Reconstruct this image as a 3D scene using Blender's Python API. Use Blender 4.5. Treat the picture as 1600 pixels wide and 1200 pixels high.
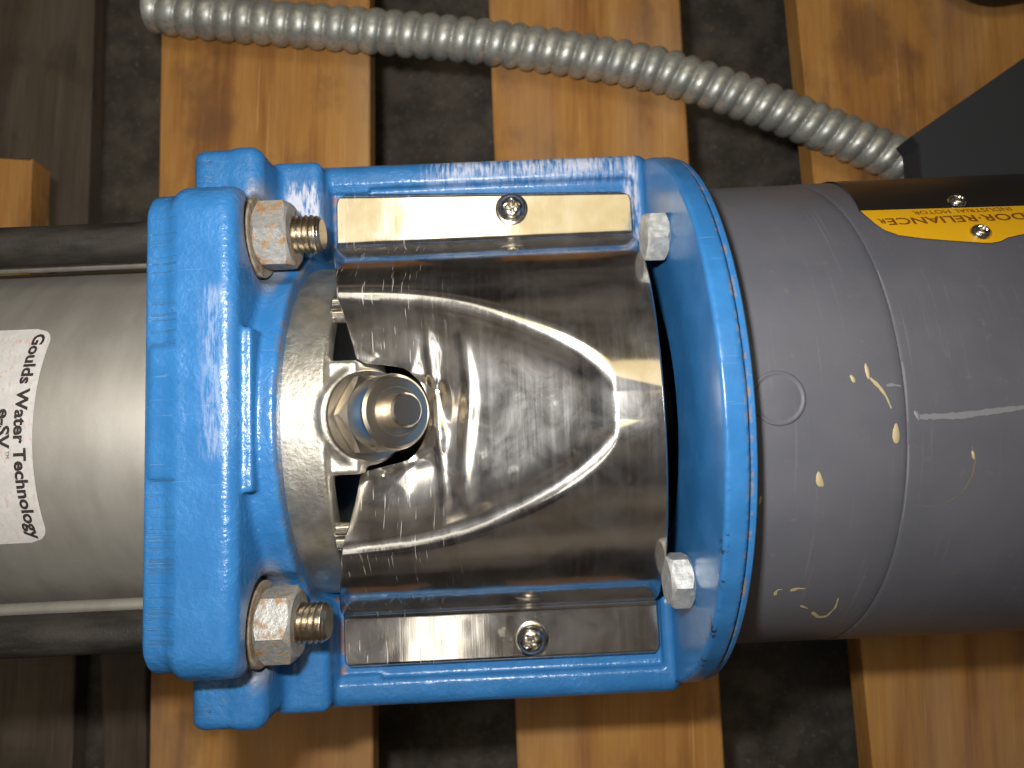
import bpy, math, random
import numpy as np
from mathutils import Vector, Matrix

# ------------------------------------------------------------------ set-up
for o in list(bpy.data.objects):
    bpy.data.objects.remove(o, do_unlink=True)
S = bpy.context.scene
COL = S.collection
U = 0.00025                       # one drawing unit = a quarter of a millimetre
rad = math.radians
rng = np.random.RandomState(7)
random.seed(7)

# camera -----------------------------------------------------------
F_PX = 1033.4
cd = bpy.data.cameras.new('camera')
cd.sensor_fit = 'HORIZONTAL'
cd.sensor_width = 36.0
cd.lens = 36.0 * F_PX / 1600.0
cd.clip_start = 0.005
cd.clip_end = 50
cam = bpy.data.objects.new('camera', cd)
COL.objects.link(cam)
cam.location = (0, 0, 1060 * U)
cam.rotation_euler = (Matrix.Rotation(-0.0046, 3, 'Y') @ Matrix.Rotation(0.1018, 3, 'X')).to_euler()
cd.dof.use_dof = True
cd.dof.focus_distance = 800 * U
cd.dof.aperture_fstop = 15
S.camera = cam

# world: a dim warehouse around ------------------------------------
wd = bpy.data.worlds.new('World')
S.world = wd
wd.use_nodes = True
wn, wl = wd.node_tree.nodes, wd.node_tree.links
bg = wn['Background']
tc = wn.new('ShaderNodeTexCoord')
nz = wn.new('ShaderNodeTexNoise')
nz.inputs['Scale'].default_value = 3.2
nz.inputs['Detail'].default_value = 5
rp = wn.new('ShaderNodeValToRGB')
rp.color_ramp.elements[0].position = 0.42
rp.color_ramp.elements[0].color = (0.018, 0.016, 0.017, 1)
rp.color_ramp.elements[1].position = 0.78
rp.color_ramp.elements[1].color = (0.26, 0.215, 0.165, 1)
wl.new(tc.outputs['Generated'], nz.inputs['Vector'])
wl.new(nz.outputs['Fac'], rp.inputs['Fac'])
wl.new(rp.outputs['Color'], bg.inputs['Color'])
bg.inputs['Strength'].default_value = 0.9


def area(name, loc, rot, sx, sy, power, col):
    l = bpy.data.lights.new(name, 'AREA')
    l.shape = 'RECTANGLE'
    l.size, l.size_y = sx, sy
    l.energy = power
    l.color = col
    o = bpy.data.objects.new(name, l)
    COL.objects.link(o)
    o.location = loc
    o.rotation_euler = rot
    return o


# the camera's own flash, up and to the left of the lens
area('camera_flash', (-115 * U, 135 * U, 1058 * U), (0.10, 0, 0), 0.020, 0.011, 1.05, (1.0, 0.985, 0.955))
# ceiling lamps of the hall, plus two panels added for the guard's reflections
area('ceiling_lamp', (-0.17, 0.66, 1.62), (rad(-20), rad(-6), 0), 0.26, 0.46, 1.7, (1.0, 0.95, 0.82))
area('ridge_highlight_strip', (-0.61, 0.0, 1.62), (0, rad(-20), 0), 0.16, 2.4, 1.7, (1.0, 0.96, 0.88))  # added long strip, placed to brighten the flanks of the guard's ridge
area('ceiling_lamp_back', (-0.18, -0.50, 1.62), (rad(16), rad(-6), 0), 0.13, 0.42, .55, (1.0, 0.95, 0.86))
area('warm_reflection_panel', (0.06, 0.70, 1.90), (rad(-20), 0, 0), 1.5, 0.66, 4.4, (1.0, 0.82, 0.45))  # added warm panel, large enough for the whole top tab to mirror gold

S.render.engine = 'CYCLES'
S.cycles.max_bounces = 8
S.cycles.sample_clamp_indirect = 6
S.view_settings.view_transform = 'Standard'
S.view_settings.look = 'None'
S.view_settings.exposure = 0.0
S.view_settings.gamma = 1.0
S.view_settings.use_curve_mapping = False
S.render.resolution_x, S.render.resolution_y = 1024, 768


# ------------------------------------------------------------------ node helpers
class NT:
    def __init__(self, name):
        self.m = bpy.data.materials.new(name)
        self.m.use_nodes = True
        self.n, self.l = self.m.node_tree.nodes, self.m.node_tree.links
        self.b = self.n['Principled BSDF']
        t = self.n.new('ShaderNodeTexCoord')
        mp = self.n.new('ShaderNodeMapping')
        mp.inputs['Scale'].default_value = (1 / U,) * 3      # drawing units
        self.l.new(t.outputs['Object'], mp.inputs['Vector'])
        self.co = mp.outputs['Vector']
        self._sep = None

    def put(self, sock, v):
        if isinstance(v, bpy.types.NodeSocket):
            self.l.new(v, sock)
        else:
            if isinstance(v, tuple) and len(v) == 3 and sock.type == 'RGBA':
                v = v + (1,)
            sock.default_value = v

    def set(self, **k):
        for a, v in k.items():
            self.put(self.b.inputs[a.replace('_', ' ')], v)

    def xyz(self, i):
        if self._sep is None:
            self._sep = self.n.new('ShaderNodeSeparateXYZ')
            self.l.new(self.co, self._sep.inputs[0])
        return self._sep.outputs[i]

    def scaled(self, s, off=None, rot=None):
        m = self.n.new('ShaderNodeMapping')
        m.inputs['Scale'].default_value = s
        if rot:
            m.inputs['Rotation'].default_value = rot
        self.l.new(self.co, m.inputs['Vector'])
        if off is not None:
            self.l.new(off, m.inputs['Location'])
        return m.outputs['Vector']

    def noise(self, vec, detail=3, rough=.55, scale=1.0, dist=0.0):
        n = self.n.new('ShaderNodeTexNoise')
        n.inputs['Scale'].default_value = scale
        n.inputs['Detail'].default_value = detail
        n.inputs['Roughness'].default_value = rough
        n.inputs['Distortion'].default_value = dist
        self.l.new(vec, n.inputs['Vector'])
        return n.outputs['Fac']

    def voro(self, vec, scale=1.0):
        n = self.n.new('ShaderNodeTexVoronoi')
        n.inputs['Scale'].default_value = scale
        self.l.new(vec, n.inputs['Vector'])
        return n

    def math(self, op, a, b=0.0, c=0.0, clamp=False):
        n = self.n.new('ShaderNodeMath')
        n.operation = op
        n.use_clamp = clamp
        self.put(n.inputs[0], a)
        self.put(n.inputs[1], b)
        self.put(n.inputs[2], c)
        return n.outputs[0]

    def step(self, v, lo, hi):
        n = self.n.new('ShaderNodeMapRange')
        n.interpolation_type = 'SMOOTHSTEP'
        self.put(n.inputs['Value'], v)
        n.inputs['From Min'].default_value = lo
        n.inputs['From Max'].default_value = hi
        return n.outputs[0]

    def lerp(self, f, a, b):
        n = self.n.new('ShaderNodeMapRange')
        self.put(n.inputs['Value'], f)
        n.inputs['To Min'].default_value = a
        n.inputs['To Max'].default_value = b
        return n.outputs[0]

    def mix(self, f, a, b):
        n = self.n.new('ShaderNodeMix')
        n.data_type = 'RGBA'
        self.put(n.inputs[0], f)
        self.put(n.inputs[6], a)
        self.put(n.inputs[7], b)
        return n.outputs[2]

    def ramp(self, f, stops):
        n = self.n.new('ShaderNodeValToRGB')
        e = n.color_ramp.elements
        while len(e) < len(stops):
            e.new(0.5)
        for x, (p, c) in zip(e, stops):
            x.position = p
            x.color = c + (1,)
        self.put(n.inputs[0], f)
        return n.outputs[0]

    def box(self, rng_, soft):
        """mask that is 1 inside a box of the object (patches of wear)"""
        r = None
        for i, lim in enumerate(rng_):
            if lim is None:
                continue
            lo, hi = lim
            a = self.math('MULTIPLY', self.step(self.xyz(i), lo - soft, lo + soft), self.math('SUBTRACT', 1.0, self.step(self.xyz(i), hi - soft, hi + soft)))
            r = a if r is None else self.math('MULTIPLY', r, a)
        return r

    def bump(self, h, strength=.3, dist=1.0, prev=None):
        n = self.n.new('ShaderNodeBump')
        n.inputs['Strength'].default_value = strength
        n.inputs['Distance'].default_value = dist * U
        self.put(n.inputs['Height'], h)
        if prev is not None:
            self.l.new(prev, n.inputs['Normal'])
        return n.outputs[0]

    def rand(self):
        n = self.n.new('ShaderNodeObjectInfo')
        return n.outputs['Random']


def plain(name, col, rough=.5, metal=0.0):
    t = NT(name)
    t.set(Base_Color=col, Roughness=rough, Metallic=metal)
    return t.m


MAT = {}


def mat_blue():
    t = NT('blue_enamel')
    big = t.noise(t.scaled((.022,) * 3), 3)
    base = t.mix(t.step(big, .35, .7), (0.020, 0.115, 0.290), (0.028, 0.138, 0.335))
    # rubbed, chalky patches
    stre = t.noise(t.scaled((.22, .03, .03)), 3, .7)
    w1 = t.box(((-110, 185), (362, 400), (60, 110)), 16)
    w2 = t.box(((-306, -262), (262, 352), (95, 150)), 8)
    w3 = t.box(((192, 209), (255, 400), (60, 130)), 6)
    w4 = t.box(((-352, -325), (-40, 160), (280, 310)), 10)
    wm = t.math('MAXIMUM', t.math('MAXIMUM', w1, t.math('MULTIPLY', w2, 1.5)), t.math('MAXIMUM', w3, t.math('MULTIPLY', w4, .35)))
    wear = t.math('MULTIPLY', wm, t.step(t.math('ADD', t.math('MULTIPLY', stre, .8), t.math('MULTIPLY', big, .35)), .45, .68), clamp=True)
    wear = t.math('MULTIPLY', wear, .8)
    col = t.mix(wear, base, (.50, .50, .56))
    # thin scratches anywhere
    sc = t.noise(t.scaled((.012, .30, .3), rot=(0, 0, .5)), 1, .5)
    col = t.mix(t.math('MULTIPLY', t.step(sc, .68, .75), .10), col, (.35, .45, .6))
    # dirt and rust freckles, grime round nut seats and along the bore edge
    sp = t.noise(t.scaled((.05,) * 3), 4, .75)
    col = t.mix(t.math('MULTIPLY', t.step(sp, .66, .73), .4), col, (.16, .13, .07))
    yz = t.math('ABSOLUTE', t.xyz(1))
    rho = t.math('SQRT', t.math('ADD', t.math('POWER', t.math('SUBTRACT', yz, 250.0), 2.0), t.math('POWER', t.math('SUBTRACT', t.xyz(2), 205.0), 2.0)))
    gm = t.math('MULTIPLY', t.math('MULTIPLY', t.math('SUBTRACT', 1.0, t.step(rho, 58, 92)), t.box(((-336, -300), None, None), 6)), t.step(big, .3, .52))
    col = t.mix(t.math('MULTIPLY', gm, .6), col, (.22, .185, .14))
    r1 = t.box(((-262, -246), None, (70, 86)), 3)
    col = t.mix(t.math('MULTIPLY', r1, t.lerp(t.step(sp, .45, .6), .0, .7)), col, (.30, .13, .03))
    rr = t.math('SQRT', t.math('ADD', t.math('POWER', t.xyz(1), 2.0), t.math('POWER', t.xyz(2), 2.0)))
    bore = t.math('MULTIPLY', t.box(((-284, -276), None, None), 1.5), t.math('MULTIPLY', t.step(rr, 245, 255), t.math('SUBTRACT', 1.0, t.step(rr, 266, 274))))
    col = t.mix(t.math('MULTIPLY', bore, t.lerp(t.step(sp, .42, .6), .0, .7)), col, (.12, .09, .05))
    # casting lines across the rim
    ln = t.noise(t.scaled((.004, .30, .004)), 2, .9)
    lm = t.math('MULTIPLY', t.step(ln, .555, .61), t.box(((-416, -384), None, (200, 330)), 2))
    lm = t.math('MULTIPLY', lm, t.math('SUBTRACT', 1.0, t.box((None, (-62, 92), None), 4)))
    col = t.mix(t.math('MULTIPLY', lm, .6), col, (.03, .085, .16))
    # dark chips on the edge of the round flange, rust in the joint
    chp = t.math('MULTIPLY', t.box(((214, 222), (-400, -90), (0, 400)), 2), t.math('MULTIPLY', t.step(sp, .56, .60), t.step(rr, 374, 384)))
    col = t.mix(chp, col, (.02, .022, .025))
    rust = t.math('MULTIPLY', t.box(((239, 247), None, None), 1.5), t.step(sp, .5, .62))
    col = t.mix(t.math('MULTIPLY', rust, .7), col, (.22, .15, .07))
    pebble = t.noise(t.scaled((.14,) * 3), 3, .6)
    h = t.math('ADD', t.math('MULTIPLY', pebble, 1.6), t.math('MULTIPLY', lm, -1.8))
    face = t.box(((196, 260), None, None), 2)                # machined, less orange peel
    h = t.math('MULTIPLY', t.math('MULTIPLY', h, t.lerp(face, 1.0, .25)), t.lerp(t.step(big, .32, .68), .45, 1.25))
    t.set(Base_Color=col, Roughness=t.math('ADD', t.lerp(wear, .28, .55), t.math('MULTIPLY', gm, .25)), Normal=t.bump(h, .32, 3.0), Specular_IOR_Level=.5)
    return t.m


def mat_motor():
    t = NT('grey_motor_paint')
    n1 = t.noise(t.scaled((.01,) * 3), 4)
    col = t.mix(t.step(n1, .3, .7), (.078, .079, .094), (.092, .092, .106))
    n2 = t.noise(t.scaled((.06,) * 3), 5, .7)
    col = t.mix(t.math('MULTIPLY', t.step(n2, .60, .74), .4), col, (.15, .135, .105))
    sc = t.noise(t.scaled((.25, .006, .006)), 3, .6)
    col = t.mix(t.math('MULTIPLY', t.step(sc, .60, .76), .14), col, (.25, .25, .25))
    fn = t.noise(t.scaled((.5,) * 3), 2)
    t.set(Base_Color=col, Roughness=t.lerp(n1, .36, .5), Normal=t.bump(fn, .12, 1.2), Specular_IOR_Level=.42)
    return t.m


def mat_shield():
    t = NT('polished_stainless_sheet')
    sm = t.noise(t.scaled((.018, .018, .018)), 5, .65, dist=.6)
    ln = t.noise(t.scaled((.12, .004, .004)), 4, .7)
    fp = t.voro(t.scaled((.022, .022, .022)), 1.0)
    fm = t.math('MULTIPLY', t.math('SUBTRACT', 1.0, t.step(fp.outputs['Distance'], .14, .26)), t.step(t.noise(t.scaled((.05,) * 3), 3), .48, .66))
    dust = t.step(t.noise(t.scaled((.3,) * 3), 3, .8), .66, .74)
    drip = t.math('MULTIPLY', t.step(t.noise(t.scaled((.34, .014, .014)), 2, .8), .64, .70), t.box(((-260, -90), None, None), 40))
    r = t.math('ADD', t.lerp(sm, .04, .15), t.math('MULTIPLY', fm, .12))
    r = t.math('ADD', r, t.math('MULTIPLY', ln, .05))
    r = t.math('ADD', r, t.math('MULTIPLY', drip, .18))
    col = t.mix(t.step(sm, .3, .75), (.56, .52, .46), (.66, .63, .59))
    col = t.mix(t.math('MULTIPLY', t.math('MAXIMUM', dust, drip), .35), col, (.75, .72, .66))
    nb = t.bump(t.noise(t.scaled((.012, .010, .010)), 2), .12, 10)
    nb = t.bump(ln, .07, 1.0, nb)
    t.set(Base_Color=col, Metallic=t.math('SUBTRACT', 1.0, t.math('MULTIPLY', drip, .35)), Roughness=r, Normal=nb)
    # handling haze: a film of fine scratches and grease over the polish
    b2 = t.n.new('ShaderNodeBsdfPrincipled')
    t.put(b2.inputs['Base Color'], (.63, .63, .63))
    t.put(b2.inputs['Metallic'], .95)
    t.put(b2.inputs['Roughness'], .38)
    t.l.new(nb, b2.inputs['Normal'])
    ms_ = t.n.new('ShaderNodeMixShader')
    hz = t.math('ADD', t.lerp(t.step(sm, .32, .72), .04, .17), t.math('MULTIPLY', t.step(ln, .42, .75), .07))
    t.put(ms_.inputs[0], hz)
    t.l.new(t.b.outputs[0], ms_.inputs[1])
    t.l.new(b2.outputs[0], ms_.inputs[2])
    t.l.new(ms_.outputs[0], t.n['Material Output'].inputs['Surface'])
    return t.m


def mat_steel(name, c1, c2, r1, r2, grain=(.05, .05, .05), bumpiness=.2, bscale=.3, metal=1.0):
    t = NT(name)
    n = t.noise(t.scaled(grain), 5, .6)
    n2 = t.noise(t.scaled((bscale,) * 3), 3)
    sp = t.step(t.noise(t.scaled((.22,) * 3), 4, .8), .70, .76)
    col = t.mix(t.step(n, .3, .72), c1, c2)
    col = t.mix(t.math('MULTIPLY', sp, .4), col, (.8, .78, .72))
    t.set(Base_Color=col, Metallic=metal, Roughness=t.lerp(n, r1, r2), Normal=t.bump(n2, bumpiness, 2.0))
    return t.m


def mat_nut():
    t = NT('zinc_plate_with_rust')
    n = t.noise(t.scaled((.045,) * 3, off=None), 6, .72)
    n2 = t.noise(t.scaled((.16,) * 3), 4, .7)
    s = t.math('ADD', t.math('MULTIPLY', n, .65), t.math('MULTIPLY', n2, .35))
    rust = t.step(s, .50, .60)
    col = t.mix(t.step(n2, .3, .7), (.27, .265, .245), (.37, .365, .345))
    col = t.mix(rust, col, t.mix(t.step(n2, .4, .62), (.17, .065, .016), (.27, .15, .05)))
    t.set(Base_Color=col, Metallic=t.lerp(rust, .45, 0.0), Roughness=t.lerp(rust, .45, .85), Normal=t.bump(s, .6, 5))
    return t.m


def mat_wood(name, cols, dark):
    t = NT(name)
    r = t.rand()
    cx = t.n.new('ShaderNodeCombineXYZ')
    t.put(cx.inputs[0], t.math('MULTIPLY', r, 37.0))
    t.put(cx.inputs[1], t.math('MULTIPLY', r, 91.0))
    t.put(cx.inputs[2], t.math('MULTIPLY', r, 53.0))
    off = cx.outputs[0]
    wide = t.noise(t.scaled((.012, .0016, .01), off), 4, .55, dist=.5)
    gr = t.noise(t.scaled((.10, .0035, .05), off), 4, .65, dist=.3)
    fine = t.noise(t.scaled((.45, .010, .3), off), 3, .7)
    blot = t.noise(t.scaled((.006, .004, .006), off), 4, .6)
    v = t.math('ADD', t.math('MULTIPLY', wide, .7), t.math('MULTIPLY', gr, .3))
    col = t.ramp(v, [(.34, cols[0]), (.47, cols[1]), (.58, cols[2]), (.70, cols[3])])
    col = t.mix(t.math('MULTIPLY', t.step(fine, .55, .75), .28), col, dark)
    pale = t.step(t.noise(t.scaled((.16, .0022, .1), off), 3, .6), .64, .72)
    col = t.mix(t.math('MULTIPLY', pale, .35), col, tuple(min(1, c * 1.5 + .05) for c in cols[3]))
    col = t.mix(t.math('MULTIPLY', t.step(blot, .50, .70), .65), col, dark)
    grey = t.step(t.noise(t.scaled((.004, .0012, .004), off), 3, .6), .46, .66)
    col = t.mix(t.math('MULTIPLY', grey, .32), col, tuple(.55 * (sum(cols[2]) / 3) + .45 * c for c in cols[2]))
    t.set(Base_Color=col, Roughness=.62, Normal=t.bump(t.math('ADD', gr, fine), .3, 5), Specular_IOR_Level=.3)
    return t.m


def mat_floor():
    t = NT('dirty_dark_concrete')
    n = t.noise(t.scaled((.010,) * 3), 6, .65)
    n2 = t.noise(t.scaled((.06,) * 3), 5, .75)
    col = t.mix(t.step(n, .35, .7), (.042, .036, .029), (.105, .088, .070))
    col = t.mix(t.math('MULTIPLY', t.step(n2, .58, .68), .8), col, (.16, .145, .12))
    t.set(Base_Color=col, Roughness=.8, Normal=t.bump(n2, .6, 8))
    return t.m


def mat_sticker():
    t = NT('white_vinyl')
    n = t.noise(t.scaled((.035, .06, .06)), 5, .75)
    n2 = t.noise(t.scaled((.20, .07, .07)), 4, .8)
    m = t.math('MULTIPLY', t.step(n2, .53, .64), t.step(n, .42, .56))
    col = t.mix(t.step(n, .3, .7), (.42, .40, .385), (.50, .485, .465))
    col = t.mix(t.math('MULTIPLY', m, .6), col, (.42, .20, .16))
    t.set(Base_Color=col, Roughness=.45)
    return t.m


def mat_conduit():
    t = NT('galvanised_strip')
    n = t.noise(t.scaled((.02,) * 3), 4)
    n2 = t.noise(t.scaled((.11,) * 3), 4, .7)
    col = t.mix(t.step(n, .35, .65), (.37, .385, .37), (.52, .53, .49))
    col = t.mix(t.math('MULTIPLY', t.step(n2, .45, .68), .7), col, (.25, .235, .19))
    t.set(Base_Color=col, Metallic=.6, Roughness=t.lerp(n2, .32, .55), Normal=t.bump(n2, .15, 2))
    return t.m


MAT['blue'] = mat_blue()
MAT['motor'] = mat_motor()
MAT['shield'] = mat_shield()
MAT['cast'] = mat_steel('cast_stainless', (.47, .44, .38), (.60, .57, .51), .34, .50, bumpiness=.28, bscale=.2, metal=.97)
MAT['tube'] = mat_steel('brushed_stainless_tube', (.215, .20, .175), (.255, .24, .212), .50, .62, grain=(.03, .012, .012), bumpiness=.05, metal=.55)
MAT['turned'] = mat_steel('turned_stainless', (.60, .56, .50), (.70, .67, .62), .12, .24, grain=(.2, .2, .2), bumpiness=.04)
MAT['thread'] = mat_steel('thread_steel', (.50, .43, .33), (.62, .56, .46), .22, .36, bumpiness=.1)
MAT['nut'] = mat_nut()
MAT['washer'] = mat_steel('grimy_washer_steel', (.25, .16, .085), (.40, .36, .29), .5, .75, metal=.35, grain=(.09,) * 3)
MAT['bolt'] = mat_steel('dull_zinc', (.36, .36, .34), (.56, .56, .54), .38, .62, metal=.6, bumpiness=.6, bscale=.10, grain=(.10,) * 3)
MAT['rod'] = mat_steel('dull_black_rod', (.008, .007, .006), (.032, .027, .021), .5, .75, metal=.2, bumpiness=.25, grain=(.012, .05, .05))
MAT['wood'] = mat_wood('orange_pallet_wood', [(.26, .108, .030), (.39, .180, .045), (.45, .225, .062), (.52, .295, .11)], (.15, .070, .034))
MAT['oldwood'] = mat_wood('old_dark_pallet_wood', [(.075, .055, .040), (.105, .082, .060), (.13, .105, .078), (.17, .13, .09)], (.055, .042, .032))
MAT['floor'] = mat_floor()
MAT['sticker'] = mat_sticker()
MAT['conduit'] = mat_conduit()
MAT['ink'] = plain('dark_brown_ink', (.028, .020, .020), .5)
MAT['yellow'] = plain('yellow_plate_enamel', (.62, .33, .006), .35)
MAT['black'] = plain('black_plate_enamel', (.012, .011, .010), .3)
MAT['brownink'] = plain('brown_plate_ink', (.16, .05, .006), .4)
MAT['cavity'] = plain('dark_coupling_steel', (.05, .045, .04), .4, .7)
MAT['box'] = plain('slate_box_paint', (.026, .029, .036), .5)
MAT['rubber'] = plain('black_rubber', (.010, .010, .010), .5)
MAT['splash'] = plain('dried_cream_paint', (.37, .30, .165), .6)
MAT['splash_grey'] = plain('pale_scuff', (.165, .168, .178), .5)
MAT['scuff_dark'] = plain('brown_scuff', (.14, .115, .085), .6)


# ------------------------------------------------------------------ mesh helpers
def mesh_obj(name, V, Fs, mat, parent=None, smooth=True, sharp=None):
    V = np.asarray(V, float) * U
    me = bpy.data.meshes.new(name)
    if isinstance(Fs, np.ndarray):
        nf, k = Fs.shape
        me.vertices.add(len(V))
        me.vertices.foreach_set('co', V.astype(np.float32).ravel())
        me.loops.add(nf * k)
        me.loops.foreach_set('vertex_index', Fs.astype(np.int32).ravel())
        me.polygons.add(nf)
        me.polygons.foreach_set('loop_start', np.arange(0, nf * k, k, dtype=np.int32))
        me.update(calc_edges=True)
        me.validate()
    else:
        me.from_pydata([tuple(v) for v in V], [], Fs)
    me.polygons.foreach_set('use_smooth', [smooth] * len(me.polygons))
    if smooth and sharp:
        me.set_sharp_from_angle(angle=rad(sharp))
    me.update()
    me.materials.append(MAT[mat] if isinstance(mat, str) else mat)
    o = bpy.data.objects.new(name, me)
    COL.objects.link(o)
    if parent is not None:
        o.parent = parent
    return o


def frame(d):
    d = np.asarray(d, float)
    d = d / np.linalg.norm(d)
    a = np.array([0, 1.0, 0]) if abs(d[1]) < .9 else np.array([1.0, 0, 0])
    e1 = np.cross(a, d)
    e1 /= np.linalg.norm(e1)
    return d, e1, np.cross(d, e1)


def lathe(name, prof, origin, d, mat, parent, n=48, sharp=35, cap=True):
    """prof: list of (t along d, radius)"""
    d, e1, e2 = frame(d)
    o = np.asarray(origin, float)
    a = np.linspace(0, 2 * math.pi, n, endpoint=False)
    ring = np.cos(a)[:, None] * e1 + np.sin(a)[:, None] * e2
    V = np.concatenate([o + t * d + max(r, .01) * ring for t, r in prof])
    Fs = []
    for i in range(len(prof) - 1):
        for j in range(n):
            k = (j + 1) % n
            Fs.append((i * n + j, i * n + k, (i + 1) * n + k, (i + 1) * n + j))
    if cap:
        Fs.append(tuple(range(n))[::-1])
        Fs.append(tuple((len(prof) - 1) * n + j for j in range(n)))
    return mesh_obj(name, V, Fs, mat, parent, True, sharp)


def hex_prism(name, origin, d, t0, t1, af, mat, parent, rot=0.0, chamfer=5, dome=None):
    """hexagon nut or bolt head with chamfered ends"""
    d, e1, e2 = frame(d)
    o = np.asarray(origin, float)
    n = 36
    V, Fs = [], []
    rc = af / 2 / math.cos(math.pi / 6)
    ang = [2 * math.pi * i / n for i in range(n)]

    def hr(a):
        b = (a + math.pi / 6) % (math.pi / 3) - math.pi / 6
        return af / 2 / math.cos(b)
    lev = []
    for t, mode in ((t0, 'c'), (t0 + chamfer, 'h'), (t1 - chamfer, 'h'), (t1, 'c')):
        row = []
        for a in ang:
            r = hr(a)
            tt = t
            if mode == 'c':
                r = af / 2 * .95
            else:                                  # the chamfer bites deeper at the corners
                k = (r - af / 2) / (rc - af / 2)
                tt = t + (chamfer * 1.0 * k if t < (t0 + t1) / 2 else -chamfer * 1.0 * k) - (chamfer * .6 if t < (t0 + t1) / 2 else -chamfer * .6)
            row.append(o + tt * d + r * (math.cos(a + rot) * e1 + math.sin(a + rot) * e2))
        lev.append(row)
    for row in lev:
        V += row
    for i in range(3):
        for j in range(n):
            k = (j + 1) % n
            Fs.append((i * n + j, i * n + k, (i + 1) * n + k, (i + 1) * n + j))
    Fs.append(tuple(range(n))[::-1])
    Fs.append(tuple(3 * n + j for j in range(n)))
    return mesh_obj(name, V, Fs, mat, parent, True, 24)


def box_mesh(name, lo, hi, mat, parent, bev=3, jitter=0):
    """bevelled box"""
    lo, hi = np.array(lo, float), np.array(hi, float)
    V, idx = [], {}
    for sx in (0, 1):
        for sy in (0, 1):
            for sz in (0, 1):
                c = np.array([(lo, hi)[s][i] for i, s in enumerate((sx, sy, sz))])
                for ax in range(3):
                    p = c.copy()
                    for b in range(3):
                        if b != ax:
                            p[b] += bev * (1 if (sx, sy, sz)[b] == 0 else -1)
                    idx[(sx, sy, sz, ax)] = len(V)
                    V.append(p + rng.uniform(-jitter, jitter, 3))
    Fs = []
    for ax in range(3):
        b, c = (ax + 1) % 3, (ax + 2) % 3
        for s in (0, 1):
            q = []
            for (i, j) in ((0, 0), (1, 0), (1, 1), (0, 1)):
                k = [0, 0, 0]
                k[ax], k[b], k[c] = s, i, j
                q.append(idx[tuple(k) + (ax,)])
            Fs.append(tuple(q if s else q[::-1]))
    for ax in range(3):                      # edge bevels
        b, c = (ax + 1) % 3, (ax + 2) % 3
        for i in (0, 1):
            for j in (0, 1):
                k0, k1 = [0] * 3, [0] * 3
                k0[ax], k1[ax] = 0, 1
                for k in (k0, k1):
                    k[b], k[c] = i, j
                q = [idx[tuple(k0) + (b,)], idx[tuple(k1) + (b,)], idx[tuple(k1) + (c,)], idx[tuple(k0) + (c,)]]
                Fs.append(tuple(q))
    for sx in (0, 1):
        for sy in (0, 1):
            for sz in (0, 1):
                Fs.append(tuple(idx[(sx, sy, sz, a)] for a in range(3)))
    o = mesh_obj(name, V, Fs, mat, parent, False)
    import bmesh
    bm = bmesh.new()
    bm.from_mesh(o.data)
    bmesh.ops.recalc_face_normals(bm, faces=bm.faces)
    bm.to_mesh(o.data)
    bm.free()
    return o


def surface_nets(fn, lo, hi, h):
    """mesh of fn = 0 on a grid (gives cast shapes with soft fillets)"""
    ax = [np.arange(lo[i], hi[i] + h, h, dtype=np.float32) for i in range(3)]
    D = fn(ax[0][:, None, None], ax[1][None, :, None], ax[2][None, None, :]).astype(np.float32)
    nx, ny, nz = D.shape
    B = D < 0
    s = np.zeros((nx - 1, ny - 1, nz - 1), np.uint8)
    for a in (0, 1):
        for b in (0, 1):
            for c in (0, 1):
                s += B[a:nx - 1 + a, b:ny - 1 + b, c:nz - 1 + c]
    act = (s > 0) & (s < 8)
    I = np.argwhere(act)
    ids = np.full(act.shape, -1, np.int32)
    ids[act] = np.arange(len(I))
    cor = [(a, b, c) for a in (0, 1) for b in (0, 1) for c in (0, 1)]
    val = {k: D[I[:, 0] + k[0], I[:, 1] + k[1], I[:, 2] + k[2]] for k in cor}
    acc = np.zeros((len(I), 3))
    cnt = np.zeros(len(I))
    for k in cor:
        for e in range(3):
            if k[e] == 0:
                k2 = tuple(1 if i == e else k[i] for i in range(3))
                a, b = val[k], val[k2]
                m = (a < 0) != (b < 0)
                t = np.where(m, a / np.where(m, a - b, 1), 0)
                p = np.tile(np.array(k, float), (len(I), 1))
                p[:, e] = t
                acc[m] += p[m]
                cnt[m] += 1
    V = (I + acc / cnt[:, None]) * h + np.array([a[0] for a in ax])
    Q = []
    for e in range(3):
        a = [slice(None)] * 3
        b = [slice(None)] * 3
        a[e], b[e] = slice(0, -1), slice(1, None)
        ch = np.argwhere(B[tuple(a)] != B[tuple(b)])
        f, g = (e + 1) % 3, (e + 2) % 3
        ok = (ch[:, f] > 0) & (ch[:, g] > 0) & (ch[:, f] < D.shape[f] - 1) & (ch[:, g] < D.shape[g] - 1)
        ch = ch[ok]
        q = []
        for (df, dg) in ((-1, -1), (0, -1), (0, 0), (-1, 0)):
            c = ch.copy()
            c[:, f] += df
            c[:, g] += dg
            q.append(ids[c[:, 0], c[:, 1], c[:, 2]])
        q = np.stack(q, 1)
        inside = B[ch[:, 0], ch[:, 1], ch[:, 2]]
        q[~inside] = q[~inside][:, ::-1]
        Q.append(q)
    return V, np.concatenate(Q)


def smin(a, b, k):
    h = np.maximum(k - np.abs(a - b), 0) / k
    return np.minimum(a, b) - h * h * k * .25


def smax(a, b, k):
    return -smin(-a, -b, k)


def rbox(u, v, w, lo, hi, r):
    q = [np.abs(x - (a + b) / 2) - ((b - a) / 2 - r) for x, a, b in zip((u, v, w), lo, hi)]
    out = np.sqrt(np.maximum(q[0], 0) ** 2 + np.maximum(q[1], 0) ** 2 + np.maximum(q[2], 0) ** 2)
    return out + np.minimum(np.maximum(np.maximum(q[0], q[1]), q[2]), 0) - r


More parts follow.
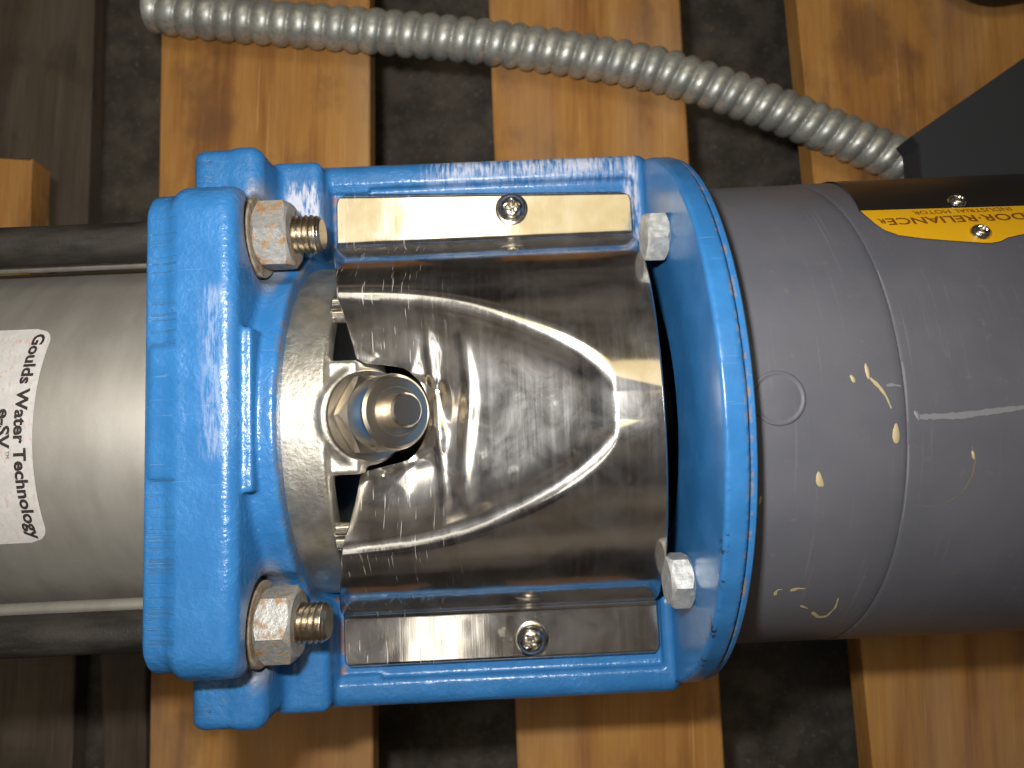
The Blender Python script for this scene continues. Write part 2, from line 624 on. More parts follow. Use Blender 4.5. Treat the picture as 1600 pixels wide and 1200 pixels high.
def slab2(v, w, hv, hw, r):
    a, b = np.abs(v) - (hv - r), np.abs(w) - (hw - r)
    return np.sqrt(np.maximum(a, 0) ** 2 + np.maximum(b, 0) ** 2) + np.minimum(np.maximum(a, b), 0) - r


def extr(d2, u, lo, hi, r):
    du = np.abs(u - (lo + hi) / 2) - ((hi - lo) / 2 - r)
    d = d2 + r
    return np.sqrt(np.maximum(d, 0) ** 2 + np.maximum(du, 0) ** 2) + np.minimum(np.maximum(d, du), 0) - r


def empty(name, loc=(0, 0, 0), rz=0.0):
    o = bpy.data.objects.new(name, None)
    o.empty_display_size = .02
    COL.objects.link(o)
    o.location = loc
    o.rotation_euler = (0, 0, rz)
    return o


def tag(o, label=None, cat=None, group=None, kind=None):
    for k, v in (('label', label), ('category', cat), ('group', group), ('kind', kind)):
        if v:
            o[k] = v
    return o


# ------------------------------------------------------------------ the floor and the pallet
WP = -393.0                                   # top of the pallet deck
FLOOR = -873.0
fl = mesh_obj('floor', [(-9000, -9000, FLOOR), (9000, -9000, FLOOR), (9000, 9000, FLOOR), (-9000, 9000, FLOOR)], [(0, 1, 2, 3)], 'floor', None, False)
tag(fl, kind='structure')

pallet = empty('pallet', (0, 0, FLOOR * U))
tag(pallet, 'wooden pallet of orange-brown deck boards with dark gaps, under the pump', 'pallet')


def board(name, xl, xr, y0, y1, ztop, th, mat, ang=0.0, ragged=False):
    """a sawn board running in y; xl, xr are its edges at y = 0"""
    ny = 44
    ys = np.linspace(y0, y1, ny)
    V, Fs = [], []
    wob = np.cumsum(rng.normal(0, .5, ny)), np.cumsum(rng.normal(0, .5, ny))
    b = 4
    for i, y in enumerate(ys):
        l, r = xl - math.tan(ang[0]) * y + wob[0][i] * .6, xr - math.tan(ang[1]) * y + wob[1][i] * .6
        xs = np.linspace(l + b, r - b, 7)
        row = [(l, ztop - th), (l, ztop - b)] + [(x, ztop) for x in xs] + [(r, ztop - b), (r, ztop - th)]
        for k, (x, z) in enumerate(row):
            yy = y
            if ragged and i == ny - 1:
                yy = y + rng.uniform(-9, 7)
            V.append((x, yy, z - FLOOR))
    m = 11
    for i in range(ny - 1):
        for k in range(m):
            k2 = (k + 1) % m
            Fs.append((i * m + k, i * m + k2, (i + 1) * m + k2, (i + 1) * m + k))
    Fs.append(tuple(range(m))[::-1])
    Fs.append(tuple((ny - 1) * m + k for k in range(m)))
    import bmesh
    o = mesh_obj(name, V, Fs, mat, pallet, True, 30)
    bm = bmesh.new()
    bm.from_mesh(o.data)
    bmesh.ops.recalc_face_normals(bm, faces=bm.faces)
    bm.to_mesh(o.data)
    bm.free()
    return o


def line_x0(p, q):            # x at y=0 and lean of a board edge through two points
    s = (q[0] - p[0]) / (q[1] - p[1])
    return p[0] - s * p[1], -math.atan(s)


for (a, b, c, d) in (((-814, 1052), (-749, -655), (-328, 1053), (-283, -656)),
                     ((-50, 1054), (17, -656), (405, 1056), (454, -657)),
                     ((677, 1057), (762, -658), (1235, 1059), (1290, -660))):
    l, la = line_x0(a, b)
    r, ra = line_x0(c, d)
    board('deck_board', l, r, -1900, 2000, WP, 62, 'wood', (la, ra))
board('deck_board', -1500, -1056, 120, 668, WP, 62, 'wood', (.04, .047), ragged=True)
board('bottom_board', -1545, -1200, -2000, 2100, FLOOR + 64, 58, 'oldwood', (.03, .035))
board('bottom_board', -1168, -1010, -1900, -120, FLOOR + 66, 58, 'oldwood', (.10, .05))
box_mesh('stringer', (-2200, -95, 66 + .5), (1900, 75, WP - FLOOR - 63), 'oldwood', pallet, 3)

# ------------------------------------------------------------------ the pump
PSI, Y0 = 0.0447, 48.3
pump = empty('pump', (0, Y0 * U, 0), PSI)
tag(pump, 'pump with blue cast bracket, polished shaft guard and grey motor, lying across the pallet', 'pump')


RV, RW = 250.0, 205.0                       # tie rods, from the axis

# pump tube --------------------------------------------------------
lathe('pump_tube', [(-1300, 255), (-1296, 262), (-424, 262), (-418, 258)], (0, 0, 0), (1, 0, 0), 'tube', pump, 160)
for sv in (1, -1):
    for sw in (1, -1):
        lathe('tie_rod', [(-1300, 25.5), (-415, 25.5)], (0, sv * RV, sw * RW), (1, 0, 0), 'rod', pump, 28)
# a thin bright seam band beside each upper rod, where the sleeve wraps the stack
for sv in (1, -1):
    lathe('rod_sleeve', [(-1300, 9), (-424, 9)], (0, sv * 234, 168) if sv > 0 else (0, sv * 222, 186), (1, 0, 0), 'tube', pump, 16)


def on_cyl(R, u, th):
    th = math.radians(th)
    return (u, R * math.sin(th), R * math.cos(th))


def cyl_sheet(name, R, rows, mat, parent, n=28):
    """sheet on a cylinder: rows = list of (theta, u_left, u_right)"""
    V, Fs = [], []
    for th, a, b in rows:
        for k in range(n):
            V.append(on_cyl(R, a + (b - a) * k / (n - 1), th))
    for i in range(len(rows) - 1):
        for k in range(n - 1):
            Fs.append((i * n + k, i * n + k + 1, (i + 1) * n + k + 1, (i + 1) * n + k))
    return mesh_obj(name, V, Fs, mat, parent)


def text_mesh(name, body, size, mapf, mat, parent, bold=0.0, align='LEFT', width=None):
    cu = bpy.data.curves.new(name, 'FONT')
    cu.body = body
    cu.size = 1.0
    cu.offset = bold
    cu.align_x = align
    cu.resolution_u = 3
    ob = bpy.data.objects.new(name + '_tmp', cu)
    COL.objects.link(ob)
    bpy.context.view_layer.update()
    me = bpy.data.meshes.new_from_object(ob.evaluated_get(bpy.context.evaluated_depsgraph_get()))
    bpy.data.objects.remove(ob, do_unlink=True)
    P = np.array([v.co[:2] for v in me.vertices])
    Fs = [tuple(p.vertices) for p in me.polygons]
    bpy.data.meshes.remove(me)
    x0, x1 = P[:, 0].min(), P[:, 0].max()
    P[:, 0] = (P[:, 0] - x0) * ((width / (x1 - x0)) if width else size)
    P[:, 1] *= size
    V = [mapf(x, y) for x, y in P]
    o = mesh_obj(name, V, Fs, mat, parent, False)
    return o


# the maker's sticker on the tube
rows = []
for i in range(61):
    th = 30.6 - 61.2 * i / 60
    e = min(i, 60 - i) / 60 * 61.2
    cut = 0
    if e < 5.0:
        cut = 23 * (1 - math.sqrt(max(0, 1 - ((5.0 - e) / 5.0) ** 2)))
    rows.append((th, -820, -572 - cut))
stk = cyl_sheet('label_sticker', 262.7, rows, 'sticker', pump)
tag(stk, 'white sticker with dark lettering on the steel tube')
AL = math.degrees(1 / 263.2)


def stick_map(th0, ubase):
    # text runs down the picture (theta falls), its top towards the motor
    return lambda x, y: on_cyl(263.2, ubase + y, th0 - x * AL)


text_mesh('lettering', 'Goulds Water Technology', 20.0, stick_map(28.6, -594), 'ink', stk, bold=.034, width=58.0 / AL)
text_mesh('lettering', 'e-SV', 20, stick_map(6.6, -613.5), 'ink', stk, bold=.03, width=10.6 / AL)
text_mesh('lettering', 'TM', 6.5, stick_map(-4.6, -604), 'ink', stk, bold=.0)


# blue casting -----------------------------------------------------
def casting(u, v, w):
    av, aw = np.abs(v), np.abs(w)
    rr = np.sqrt(v * v + w * w)
    head = smin(extr(slab2(v, w, 288, 294, 44), u, -423, -371, 5), extr(slab2(v, w, 296, 300, 46), u, -397, -315, 17), 7)
    # pad in the middle of the rim
    head = smin(head, rbox(u, v, aw, (-416, -62, 240), (-375, 92, 298.5), 6), 6)
    # side lugs with a parting ridge
    lug = rbox(u, av, w, (-412, 200, -215), (-318, 378, 205), 17)
    lug2 = rbox(u, av, w, (-366, 200, -213), (-319, 379.6, 206), 16)
    lug = smin(lug, lug2, 5)
    d = smin(head, lug, 13)
    collar = extr(rr - 272, u, -335, -279, 6)
    d = smin(d, collar, 12)
    strip = rbox(u, v, aw, (-335, -82, 250), (-302, 114, 283), 3.5)
    d = smin(d, strip, 5)
    # nut seats
    seat = np.sqrt((av - RV) ** 2 + (aw - RW) ** 2) - 60
    seat = np.maximum(seat, -(u + 331))
    d = smax(d, -seat, 8)
    # arms with a pocket for the guard
    arm = rbox(u, av, w, (-330, 252, -100), (232, 397, 100), 22)
    pocket = rbox(u, av, w, (-256, 150, 83.5), (203, 358, 300), 5)
    arm = smax(arm, -pocket, 8)
    boss = rbox(u, av, w, (-330, 246, -120), (-258, 388, 132), 12)
    step = rbox(u, av, w, (-256, 353, 60), (-196, 372, 93), 3)
    arm = smin(arm, step, 4)
    arm = smin(arm, boss, 10)
    d = smin(d, arm, 16)
    # round flange that carries the motor
    fl_ = extr(np.maximum(rr - 391.5, 205 - rr), u, 217, 243, 2.5)
    d = smin(d, fl_, 9)
    return d


V, Q = surface_nets(casting, (-432, -408, -408), (255, 408, 402), 3.0)
br = mesh_obj('motor_bracket', V, Q, 'blue', pump)
lathe('adapter_ring', [(244.6, 380), (244.6, 387), (246, 388.5), (250, 388.5), (251.5, 387), (251.5, 340)], (0, 0, 0), (1, 0, 0), 'blue', pump, 200, cap=False)


# stainless head ring with the boss of the vent plug -----------------
PD = np.array([math.sin(rad(38)), 0, math.cos(rad(38))])
PE = np.array([-117.0, 5.0, 297.0])          # tip of the plug


def headring(u, v, w):
    rr = np.sqrt(v * v + w * w)
    ring = extr(np.maximum(rr - 251, 216 - rr), u, -315, -226, 4)
    back = extr(rr - 240, u, -330, -300, 2)
    d = np.minimum(ring, back)
    # boss: a cylinder on the plug's axis over a block that joins it to the ring
    px, py, pz = u - PE[0], v - PE[1], w - PE[2]
    t = px * PD[0] + py * PD[1] + pz * PD[2]
    r2 = np.sqrt(np.maximum(px * px + py * py + pz * pz - t * t, 0))
    cyl = extr(r2 - 62, t, -200, -101, 4)
    blk = rbox(u, v, w, (-262, -68, 150), (-188, 76, 232), 5)
    cyl = np.maximum(smin(cyl, blk, 10), rr - 256)
    cyl2 = extr(r2 - 62, t, -140, -101, 4)
    return smin(smin(d, cyl, 7), cyl2, 4)


V, Q = surface_nets(headring, (-335, -262, -262), (-90, 262, 275), 2.6)
mesh_obj('seal_ring', V, Q, 'cast', pump)

# vent plug
MAT['plug'] = plain('turned_plug_steel', (.64, .57, .47), .27, 1.0)
pl = lathe('vent_plug', [(-102, 57), (-100, 58.5), (-95, 58.5), (-93, 57), (-92, 50)], PE, PD, 'plug', pump, 64)
hex_prism('hexagon', PE, PD, -93, -60, 93, 'plug', pl, rot=rad(30), chamfer=7)
lathe('sleeve', [(-70, 46), (-30, 46), (-26, 44.5), (-23, 41), (-22, 30), (-24, 29), (-24, 24)], PE, PD, 'plug', pl, 64, 28)
lathe('pin', [(-25, 20.5), (-3, 20.5), (0, 18)], PE, PD, 'plug', pl, 40, 28)


def cap_screw(v, w):
    n, V, Fs = 72, [], []
    rows = ((-228, 16.5), (-226, 17.5), (-207, 17.5), (-205, 15.5), (-205, 8), (-213, 8))
    for i, (u, r) in enumerate(rows):
        for j in range(n):
            a = 2 * math.pi * j / n
            rr = r + (.9 if (j % 2 and 1 <= i <= 2) else 0)
            V.append((u, v + rr * math.cos(a), w + rr * math.sin(a)))
    for i in range(len(rows) - 1):
        for j in range(n):
            k = (j + 1) % n
            Fs.append((i * n + j, i * n + k, (i + 1) * n + k, (i + 1) * n + j))
    Fs.append(tuple((len(rows) - 1) * n + j for j in range(n)))
    return mesh_obj('cap_screw', V, Fs, 'turned', pump, False)


for v in (150, -147):
    cap_screw(v, 188)

# shaft and coupling inside the bracket
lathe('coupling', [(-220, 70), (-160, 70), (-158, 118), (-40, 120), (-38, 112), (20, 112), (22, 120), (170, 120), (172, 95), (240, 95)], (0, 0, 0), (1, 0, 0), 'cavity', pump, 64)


# guard -------------------------------------------------------------
RS = 280.0
HT = 86.0                                     # height of its flat tabs


def facet(u, v):
    """height of the dished facet pressed into the guard; its border is the bright ridge"""
    w1 = RS - .2 * (129 - u)
    wr = smax(w1, 228.5 + .045 * (u + 213), 10.0)
    vr = np.sqrt(np.maximum(RS * RS - np.minimum(wr, RS - .5) ** 2, 60.0))
    dist = np.maximum(129 - u, 0)
    wc = w1 - 21 * (1 - np.exp(-dist / 38.0)) - np.minimum(.05 * dist, 11)
    # left of the fold the sheet flattens out towards the plug, with creases
    cr = np.exp(-(v / 92.0) ** 4)
    tri = lambda x: np.abs(2 * (x - np.floor(x + .5)))
    flat = 205.0 + .19 * (u + 92) + cr * (5.5 * tri((.9 * v + .55 * u) / 92.0 + .2) + 5.0 * tri((.85 * v - .75 * u) / 104.0 + .1) - 5.0) + cr * (-1.8 * np.tanh((u + 122 - .10 * v) / 5.0))
    flat = flat + cr * (1.6 * np.exp(-((v - 62 + .3 * (u + 130)) / 7.0) ** 2) - 1.6 * np.exp(-((v + 58 - .2 * (u + 130)) / 7.0) ** 2))
    k = 1 / (1 + np.exp((u + 84 + .04 * v) / 4.0))
    wc = wc * (1 - k) + flat * k
    q = np.abs(v) / vr
    w = np.where(q < 1, wr - (wr - wc) * (1 - q ** 3.6), wr + .45 * (np.abs(v) - vr))
    # the pressed bead at the fold
    end = np.exp(-(np.abs(v) / 98.0) ** 4)
    w = w + 3.6 * np.exp(-((u + 54 - 5 * np.sin(v / 38.0 + .6)) / 8.0) ** 2) * end * (.75 + .25 * np.cos(v / 21.0))
    return w + 2.6 * np.exp(-((u + 92 + .07 * v) / 6.0) ** 2) * end


def guard_left(v):
    a = abs(v)
    if a >= 262:
        return -247.0
    if a >= 160:
        return -213 - 34 * ((a - 160) / 102.0) ** 1.3
    base = -213 + 16 * min(1, (160 - a) / 85.0)
    dv = abs(v - 6)
    notch = -103 - 66 * (1 - math.sqrt(max(0, 1 - min(1, dv / 70.0) ** 2.2)))
    k = max(0.0, min(1.0, (80 - dv) / 22.0))
    k = k * k * (3 - 2 * k)
    return base * (1 - k) + max(base, notch) * k


def guard_right(v):
    a = abs(v)
    return 184 + 12 * min(1.0, a / 268.0) ** 2 + (4 if a > 262 else 0) * min(1, (a - 262) / 6 if a > 262 else 0)


path = []                                      # (v, w, is_curved)
th_end = math.degrees(math.acos((HT + 5) / RS))
for v in np.linspace(344, 276, 12):
    path.append((v, HT, 0))
path += [(271.5, HT + .8, 0), (268.8, HT + 2.6, 0)]
for th in np.linspace(th_end, -th_end, 420):
    path.append((RS * math.sin(rad(th)), RS * math.cos(rad(th)), 1))
path += [(-268.8, HT + 2.6, 0), (-271.5, HT + .8, 0)]
for v in np.linspace(-276, -342, 12):
    path.append((v, HT, 0))
NU = 220
V = []
for v, w, c in path:
    ul, ur = guard_left(v), guard_right(v)
    if abs(v) > 328:                           # rounded tab corners
        q = min(1.0, (abs(v) - 328) / 16.0)
        cr = 15 * (1 - math.sqrt(max(0, 1 - q * q)))
        ul, ur = ul + cr, ur - cr
    us = np.concatenate([np.linspace(ul, -88, 90, endpoint=False), np.linspace(-88, ur, NU - 90)])
    if c:
        ws = smin(np.full(NU, w), facet(us, v), 15.0)
    else:
        ws = np.full(NU, w)
    lean = 7.0 * (abs(v) - 270) / 75 if (not c and v > 0) else 0
    for a, b in zip(us, ws):
        vv = v
        if not c and v > 300:
            vv = v + 7 * (-(a + 20) / 220) * (v - 300) / 44
        V.append((a, vv, b))
Fs = np.array([(i * NU + k, i * NU + k + 1, (i + 1) * NU + k + 1, (i + 1) * NU + k) for i in range(len(path) - 1) for k in range(NU - 1)])
gd = mesh_obj('shaft_guard', V, Fs, 'shield', pump, True)
sm = gd.modifiers.new('thickness', 'SOLIDIFY')
sm.thickness = 3.2 * U
sm.offset = 1.0
gd.data.flip_normals() if gd.data.polygons[0].normal.z < 0 else None
tag(gd, 'mirror-like stainless sheet guard with a pressed arch')
# its twin on the underside, unseen, also put in to keep the interior dark
V, Fs = [], []
for i in range(41):
    th = rad(-72 + 144 * i / 40)
    for u in (-240, 196):
        V.append((u, 279 * math.sin(th), -279 * math.cos(th)))
for i in range(40):
    Fs.append((2 * i, 2 * i + 1, 2 * i + 3, 2 * i + 2))
g2 = mesh_obj('lower_guard', V, Fs, 'shield', pump)
sm = g2.modifiers.new('thickness', 'SOLIDIFY')
sm.thickness = 3.2 * U


def pan_screw(c, d, r, h, mat, parent, rot=.5, name='guard_screw'):
    """domed cross-recess screw head"""
    d, e1, e2 = frame(d)
    c = np.asarray(c, float)
    n = 29
    g = np.linspace(-1, 1, n)
    V, Fs, keep = [], [], {}
    for i, a in enumerate(g):
        for j, b in enumerate(g):
            # map the square to the disc
            x = a * math.sqrt(1 - b * b / 2)
            y = b * math.sqrt(1 - a * a / 2)
            q = math.hypot(x, y)
            z = h * math.sqrt(max(0, 1 - q ** 2.6)) if q < 1 else 0
            cx, sx = math.cos(rot), math.sin(rot)
            xr, yr = cx * x + sx * y, -sx * x + cx * y
            slot = min(abs(xr), abs(yr))
            far = max(abs(xr), abs(yr))
            if far < .52:
                dep = h * .65 * max(0, min(1, (.15 - slot) / .07)) * min(1, (.52 - far) / .14)
                z -= dep
            V.append(c + r * (x * e1 + y * e2) + z * d)
    for i in range(n - 1):
        for j in range(n - 1):
            Fs.append((i * n + j, (i + 1) * n + j, (i + 1) * n + j + 1, i * n + j + 1))
    return mesh_obj(name, V, Fs, mat, parent, True, 50)


for v, tilt in ((317, .12), (-314, -.02)):
    wsh = lathe('screw_washer', [(0, 24.5), (1.6, 24.5), (2.4, 23)], (18, v, HT + 3.4), (0, 0, 1), 'turned', pump, 40)
    pan_screw((18, v, HT + 5.6), (0, 0, 1), 20.5, 13, 'turned', pump, rot=.55 if v < 0 else .2)

# nuts, washers and studs --------------------------------------------
for i, (v, rot) in enumerate(((RV, rad(37)), (-RV, rad(38)))):
    for w in (RW, -RW):
        lathe('washer', [(-331, 50), (-329.5, 53), (-320, 53), (-318.5, 51), (-318.5, 20)], (0, v, w), (1, 0, .02), 'washer', pump, 48)
        hex_prism('nut', (0, v, w), (1, 0, 0), -318, -273, 82, 'nut', pump, rot=rot, chamfer=5)
        # threaded end of the tie rod
        n, pit, rowsN = 40, 7.2, 100
        V, Fs = [], []
        for a in range(rowsN):
            u = -284 + 48.0 * a / (rowsN - 1)
            for j in range(n):
                ph = 2 * math.pi * j / n
                x = ((u + pit * ph / (2 * math.pi)) / pit) % 1.0
                r = 25.5 - 4.2 * abs(2 * x - 1)
                if u > -247:
                    r = min(r, 24.0 - max(0, u + 242) * .8)
                V.append((u, v + r * math.cos(ph), w + r * math.sin(ph)))
        for a in range(rowsN - 1):
            for j in range(n):
                k = (j + 1) % n
                Fs.append((a * n + j, a * n + k, (a + 1) * n + k, (a + 1) * n + j))
        Fs.append(tuple((rowsN - 1) * n + j for j in range(n)))
        mesh_obj('stud', V, Fs, 'thread', pump, True, 40)

# flange bolts ---------------------------------------------------------
for v, rot in ((226, .18), (-218, .42)):
    for w in (210, -210):
        hex_prism('flange_bolt', (0, v, w), (-1, 0, 0), -217.5, -188, 60, 'bolt', pump, rot=rot, chamfer=4)

# motor ----------------------------------------------------------------
lathe('motor_end_bell', [(251.8, 300), (251.8, 338), (255, 343.5), (260, 345), (268, 345.2), (420, 345.4), (427, 345.4), (430, 344.4)], (0, 0, 0), (1, 0, 0), 'motor', pump, 220, sharp=50)
ms = lathe('motor_shell', [(430.8, 300), (430.6, 345.4), (432, 346.0), (435, 346.2), (445, 346.3), (1165, 346.5), (1180, 346), (1186, 343), (1240, 330), (1260, 300)], (0, 0, 0), (1, 0, 0), 'motor', pump, 220, sharp=50)
# a shallow round drain cover pressed into the bell
px = on_cyl(343.6, 293, -.6)
nd = on_cyl(1, 0, -.6)
lathe('drain_cover', [(-2, 31), (2.0, 30), (2.7, 28.5), (2.6, 27), (1.7, 25.5), (1.6, 24), (2.0, 22), (2.2, 8), (2.2, .5)], px, nd, 'motor', pump, 48, sharp=80)

# nameplate: black plate with a yellow foot, riveted to the shell
ul = lambda th: 450 + (th - 42.0) * 1.22
rows = [(th, ul(th), 980) for th in np.linspace(78, 41.4, 30)]
plate = cyl_sheet('nameplate', 348.3, rows, 'black', pump, 24)
tag(plate, 'black and yellow nameplate on the grey motor')
low = [(450, 42.3), (452, 39.5), (456, 36.6), (461.5, 34.4), (475, 32.6), (500, 31.4), (535, 30.3), (564, 29.5), (575, 29.3), (588, 29.6), (600, 30.6), (624, 31.5), (660, 31.9), (980, 32)]
lu, lt = zip(*low)
V, Fs = [], []
cols = np.concatenate([np.linspace(450, 470, 14), np.linspace(474, 640, 60), np.linspace(645, 980, 40)])
for u in cols:
    t1 = float(np.interp(u, lu, lt))
    for k in range(6):
        V.append(on_cyl(348.9, u, t1 + (41.6 + (u - 450) * -.004 - t1) * k / 5))
for i in range(len(cols) - 1):
    for k in range(5):
        Fs.append((i * 6 + k, (i + 1) * 6 + k, (i + 1) * 6 + k + 1, i * 6 + k + 1))
yb = mesh_obj('yellow_band', V, Fs, 'yellow', plate)
AM = math.degrees(1 / 349.4)


def plate_map(u_end, th_base):
    # read from the other side: the text runs towards -u, its top towards the axis
    return lambda x, y: on_cyl(349.5, u_end - x, th_base - y * AM)


text_mesh('lettering', 'BALDOR·RELIANCE', 19.5, plate_map(683, 38.0), 'brownink', plate, bold=.014, width=212)
text_mesh('lettering', 'R', 14, plate_map(469, 38.0), 'brownink', plate, bold=.014)
text_mesh('lettering', 'INDUSTRIAL MOTOR', 12.0, plate_map(633, 40.4), 'brownink', plate, bold=.0, width=122)
for (u, th) in ((577, 43.3), (571, 32.2)):
    c = on_cyl(349.3, u, th)
    pan_screw(c, on_cyl(1, 0, th), 11.5, 8, 'turned', plate, rot=.7, name='rivet')


# splashes and scuffs on the motor
def splash(pts, R, mat, name='paint_splash'):
    """closed outline of (u, theta) points, a thin dried film"""
    P = [np.array(on_cyl(R, u, t)) for u, t in pts]
    k = len(P)
    out = []
    for i in range(k):                       # one round of corner cutting
        a, b = P[i], P[(i + 1) % k]
        out += [a * .75 + b * .25, a * .25 + b * .75]
    c = sum(out) / len(out)
    c = c * 1.0
    nrm = c.copy()
    nrm[0] = 0
    nrm /= np.linalg.norm(nrm)
    V = out + [p * .6 + c * .4 + nrm * .9 for p in out] + [c + nrm * 1.1]
    n = len(out)
    Fs = [(i, (i + 1) % n, n + (i + 1) % n, n + i) for i in range(n)] + [(n + i, n + (i + 1) % n, 2 * n) for i in range(n)]
    return mesh_obj(name, V, Fs, mat, pump)


def stroke(pts, wid, R, mat, name='scuff'):
    P = np.array([on_cyl(R, u, t) for u, t in pts])
    # resample
    s = np.r_[0, np.cumsum(np.linalg.norm(np.diff(P, axis=0), axis=1))]
    m = max(8, int(s[-1] / 4))
    q = np.linspace(0, s[-1], m)
    uu = np.interp(q, s, [p[0] for p in pts])
    tt = np.interp(q, s, [p[1] for p in pts])
    V, Fs = [], []
    for i in range(m):
        a, b = max(0, i - 1), min(m - 1, i + 1)
        du, dt = uu[b] - uu[a], (tt[b] - tt[a]) * R * math.pi / 180
        L_ = math.hypot(du, dt) + 1e-6
        f = i / (m - 1)
        ww = wid * (.35 + .65 * math.sin(math.pi * min(1, f * 1.4 + .12)) ** .7 if f < .63 else .35 + .65 * (1 - f)) * random.uniform(.7, 1.15)
        for sgn in (-1, 1):
            V.append(on_cyl(R + .35, uu[i] - sgn * dt / L_ * ww / 2, tt[i] + sgn * du / L_ * ww / 2 * 180 / math.pi / R))
    for i in range(m - 1):
        Fs.append((2 * i, 2 * i + 1, 2 * i + 3, 2 * i + 2))
    return mesh_obj(name, V, Fs, mat, pump)


R1, R2 = 345.45, 346.55
splash([(391.5, 5.3), (394.8, 4.1), (394.8, 2.3), (391.8, 2.0), (389.7, 4.2)], R1, 'splash')
splash([(418.6, -5.5), (422.8, -7.7), (421.8, -9.5), (416.6, -9.8), (413.7, -8.2)], R1, 'splash')
splash([(333.7, -13.8), (339.2, -15.8), (341.0, -17.2), (332.8, -17.0), (330.8, -15.5)], R1, 'splash')
splash([(372.2, 3.2), (377.5, 2.7), (378.9, 1.7), (375.0, 1.5)], R1, 'splash')
stroke([(394.6, 2.3), (404.0, .5), (410.0, -1.2), (414.5, -3.4)], 4.5, R1, 'splash')
stroke([(411.2, .8), (418, .9), (427, .6)], 4, R1, 'splash_grey')
splash([(437.6, -3.7), (445.7, -4.6), (444, -5.9), (439.9, -5.2)], R2, 'splash_grey')
stroke([(443, -5.1), (487.5, -5.2), (530, -4.6), (575, -4.0), (640, -3.4)], 8, R2, 'splash_grey')
stroke([(500.6, -10.7), (504.7, -13.4), (502.4, -16.4), (493.7, -19.4), (474.3, -21.7), (453.2, -21.9)], 2.2, R2, 'scuff_dark')
splash([(500.0, -11.4), (504.0, -11.8), (504.8, -13.4), (501.5, -13.0)], R2, 'splash')
stroke([(360.0, -48.8), (372, -51.2), (381.5, -51.0), (386.0, -47.5), (383.7, -44.0)], 6, R1, 'splash')
stroke([(305.3, -42.0), (304.5, -41), (307, -40.3), (311.5, -40.4)], 4, R1, 'splash')
stroke([(321.7, -40.8), (330, -40.2), (338.6, -40.4)], 5.5, R1, 'splash')
stroke([(341.1, -46.0), (352.3, -47.3)], 5, R1, 'splash')
splash([(270, -18.5), (273, -18.2), (272, -20), (269, -20)], R1, 'splash')
stroke([(431.6, 24), (431.6, 12)], 1.6, 346.0, 'splash_grey')
stroke([(431.6, 5), (431.6, -6)], 3.0, 346.0, 'splash_grey')
stroke([(431.6, -10), (431.6, -24)], 1.8, 346.0, 'splash_grey')

# terminal box behind the motor (the conduit runs into it)
c, s = math.cos(PSI), math.sin(PSI)
tl = lambda x, y: (x * c + (y - Y0) * s, -x * s + (y - Y0) * c)
out = [tl(773, 603), tl(1010, 768), tl(1330, 985), tl(1330, 300), tl(789, 300), tl(786, 584)]
n = len(out)
V, Fs = [], []
cen = np.mean(out, axis=0)
for z, k in ((-205, 1.0), (-153, 1.0), (-150, .995)):
    V += [(cen[0] + (x - cen[0]) * k, cen[1] + (y - cen[1]) * k, z) for x, y in out]
for a in range(2):
    for j in range(n):
        k = (j + 1) % n
        Fs.append((a * n + j, (a + 1) * n + j, (a + 1) * n + k, a * n + k))
Fs.append(tuple(2 * n + j for j in range(n))[::-1])
import bmesh
tb = mesh_obj('terminal_box', V, Fs, 'box', pump, False)
bm = bmesh.new()
bm.from_mesh(tb.data)
bmesh.ops.recalc_face_normals(bm, faces=bm.faces)
bm.to_mesh(tb.data)
bm.free()


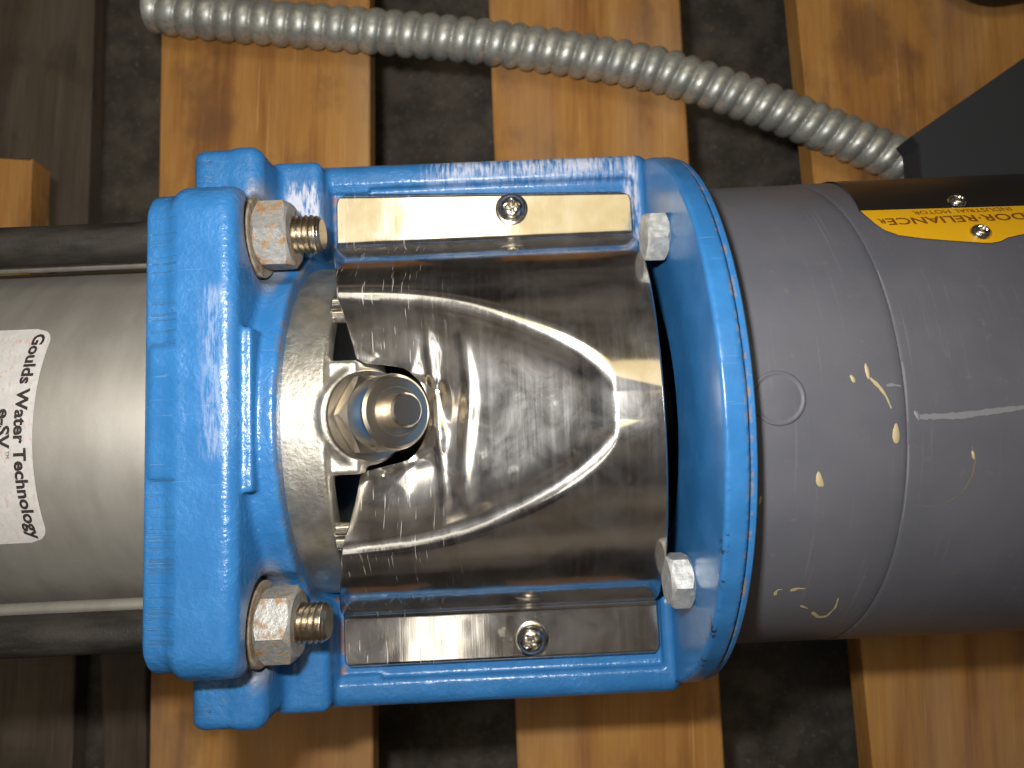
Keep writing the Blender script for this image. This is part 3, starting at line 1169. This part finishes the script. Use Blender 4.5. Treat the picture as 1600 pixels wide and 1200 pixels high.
# ------------------------------------------------------------------ flexible conduit
def spline(P, m):
    P = np.array(P, float)
    Q = np.vstack([2 * P[0] - P[1], P, 2 * P[-1] - P[-2]])
    out = []
    for i in range(1, len(Q) - 2):
        for t in np.linspace(0, 1, 40, endpoint=False):
            a, b, c_, d = Q[i - 1:i + 3]
            out.append(.5 * ((2 * b) + (-a + c_) * t + (2 * a - 5 * b + 4 * c_ - d) * t * t + (-a + 3 * b - 3 * c_ + d) * t ** 3))
    out.append(P[-1])
    out = np.array(out)
    s = np.r_[0, np.cumsum(np.linalg.norm(np.diff(out, axis=0), axis=1))]
    q = np.linspace(0, s[-1], m)
    return np.stack([np.interp(q, s, out[:, k]) for k in range(3)], 1), q


def tube(name, P, rad_fn, n, mat, parent=None, close=True):
    T = np.gradient(P, axis=0)
    T /= np.linalg.norm(T, axis=1)[:, None]
    up = np.array([0, 0, 1.0])
    V, Fs = [], []
    for i, (p, t) in enumerate(zip(P, T)):
        e1 = np.cross(up, t)
        e1 /= np.linalg.norm(e1)
        e2 = np.cross(t, e1)
        for j in range(n):
            a = 2 * math.pi * j / n
            V.append(p + rad_fn(i, a) * (math.cos(a) * e1 + math.sin(a) * e2))
    for i in range(len(P) - 1):
        for j in range(n):
            k = (j + 1) % n
            Fs.append((i * n + j, i * n + k, (i + 1) * n + k, (i + 1) * n + j))
    return mesh_obj(name, V, np.array(Fs), mat, parent)


PZ = WP + 48.5
pts = [(-806, 992, PZ), (-716, 979, PZ), (-499, 959, PZ), (-282, 940, PZ), (6, 910, PZ), (294, 861, PZ), (401, 831, PZ), (579, 766, PZ), (789, 677, PZ), (900, 626, PZ), (985, 580, PZ), (1060, 530, PZ)]
P, q = spline(pts, 1000)
f = q / q[-1]
phase = np.cumsum(np.gradient(q) / (42.5 - 7.5 * f))      # turns of the strip


def rib(i, a):
    x = (phase[i] + a / (2 * math.pi)) % 1.0
    g = abs(math.sin(math.pi * x)) ** .5
    return 37.0 + 11.0 * g


con = tube('flexible_conduit', P, rib, 40, 'conduit')
tag(con, 'ribbed galvanised flexible steel conduit lying curved across the pallet boards', 'conduit')
tube('bore', P[:120], lambda i, a: 36.0, 24, 'cavity', con)

# black cable in the corner of the picture
pts = [(985, 1230, -352), (1020, 1120, -354), (1085, 1066, -356), (1150, 1060, -356), (1230, 1090, -354), (1300, 1190, -352)]
P, q = spline(pts, 80)
cab = tube('black_cable', P, lambda i, a: 34.0, 24, 'rubber')
tag(cab, 'thick black rubber cable looping over the board at the corner', 'cable')
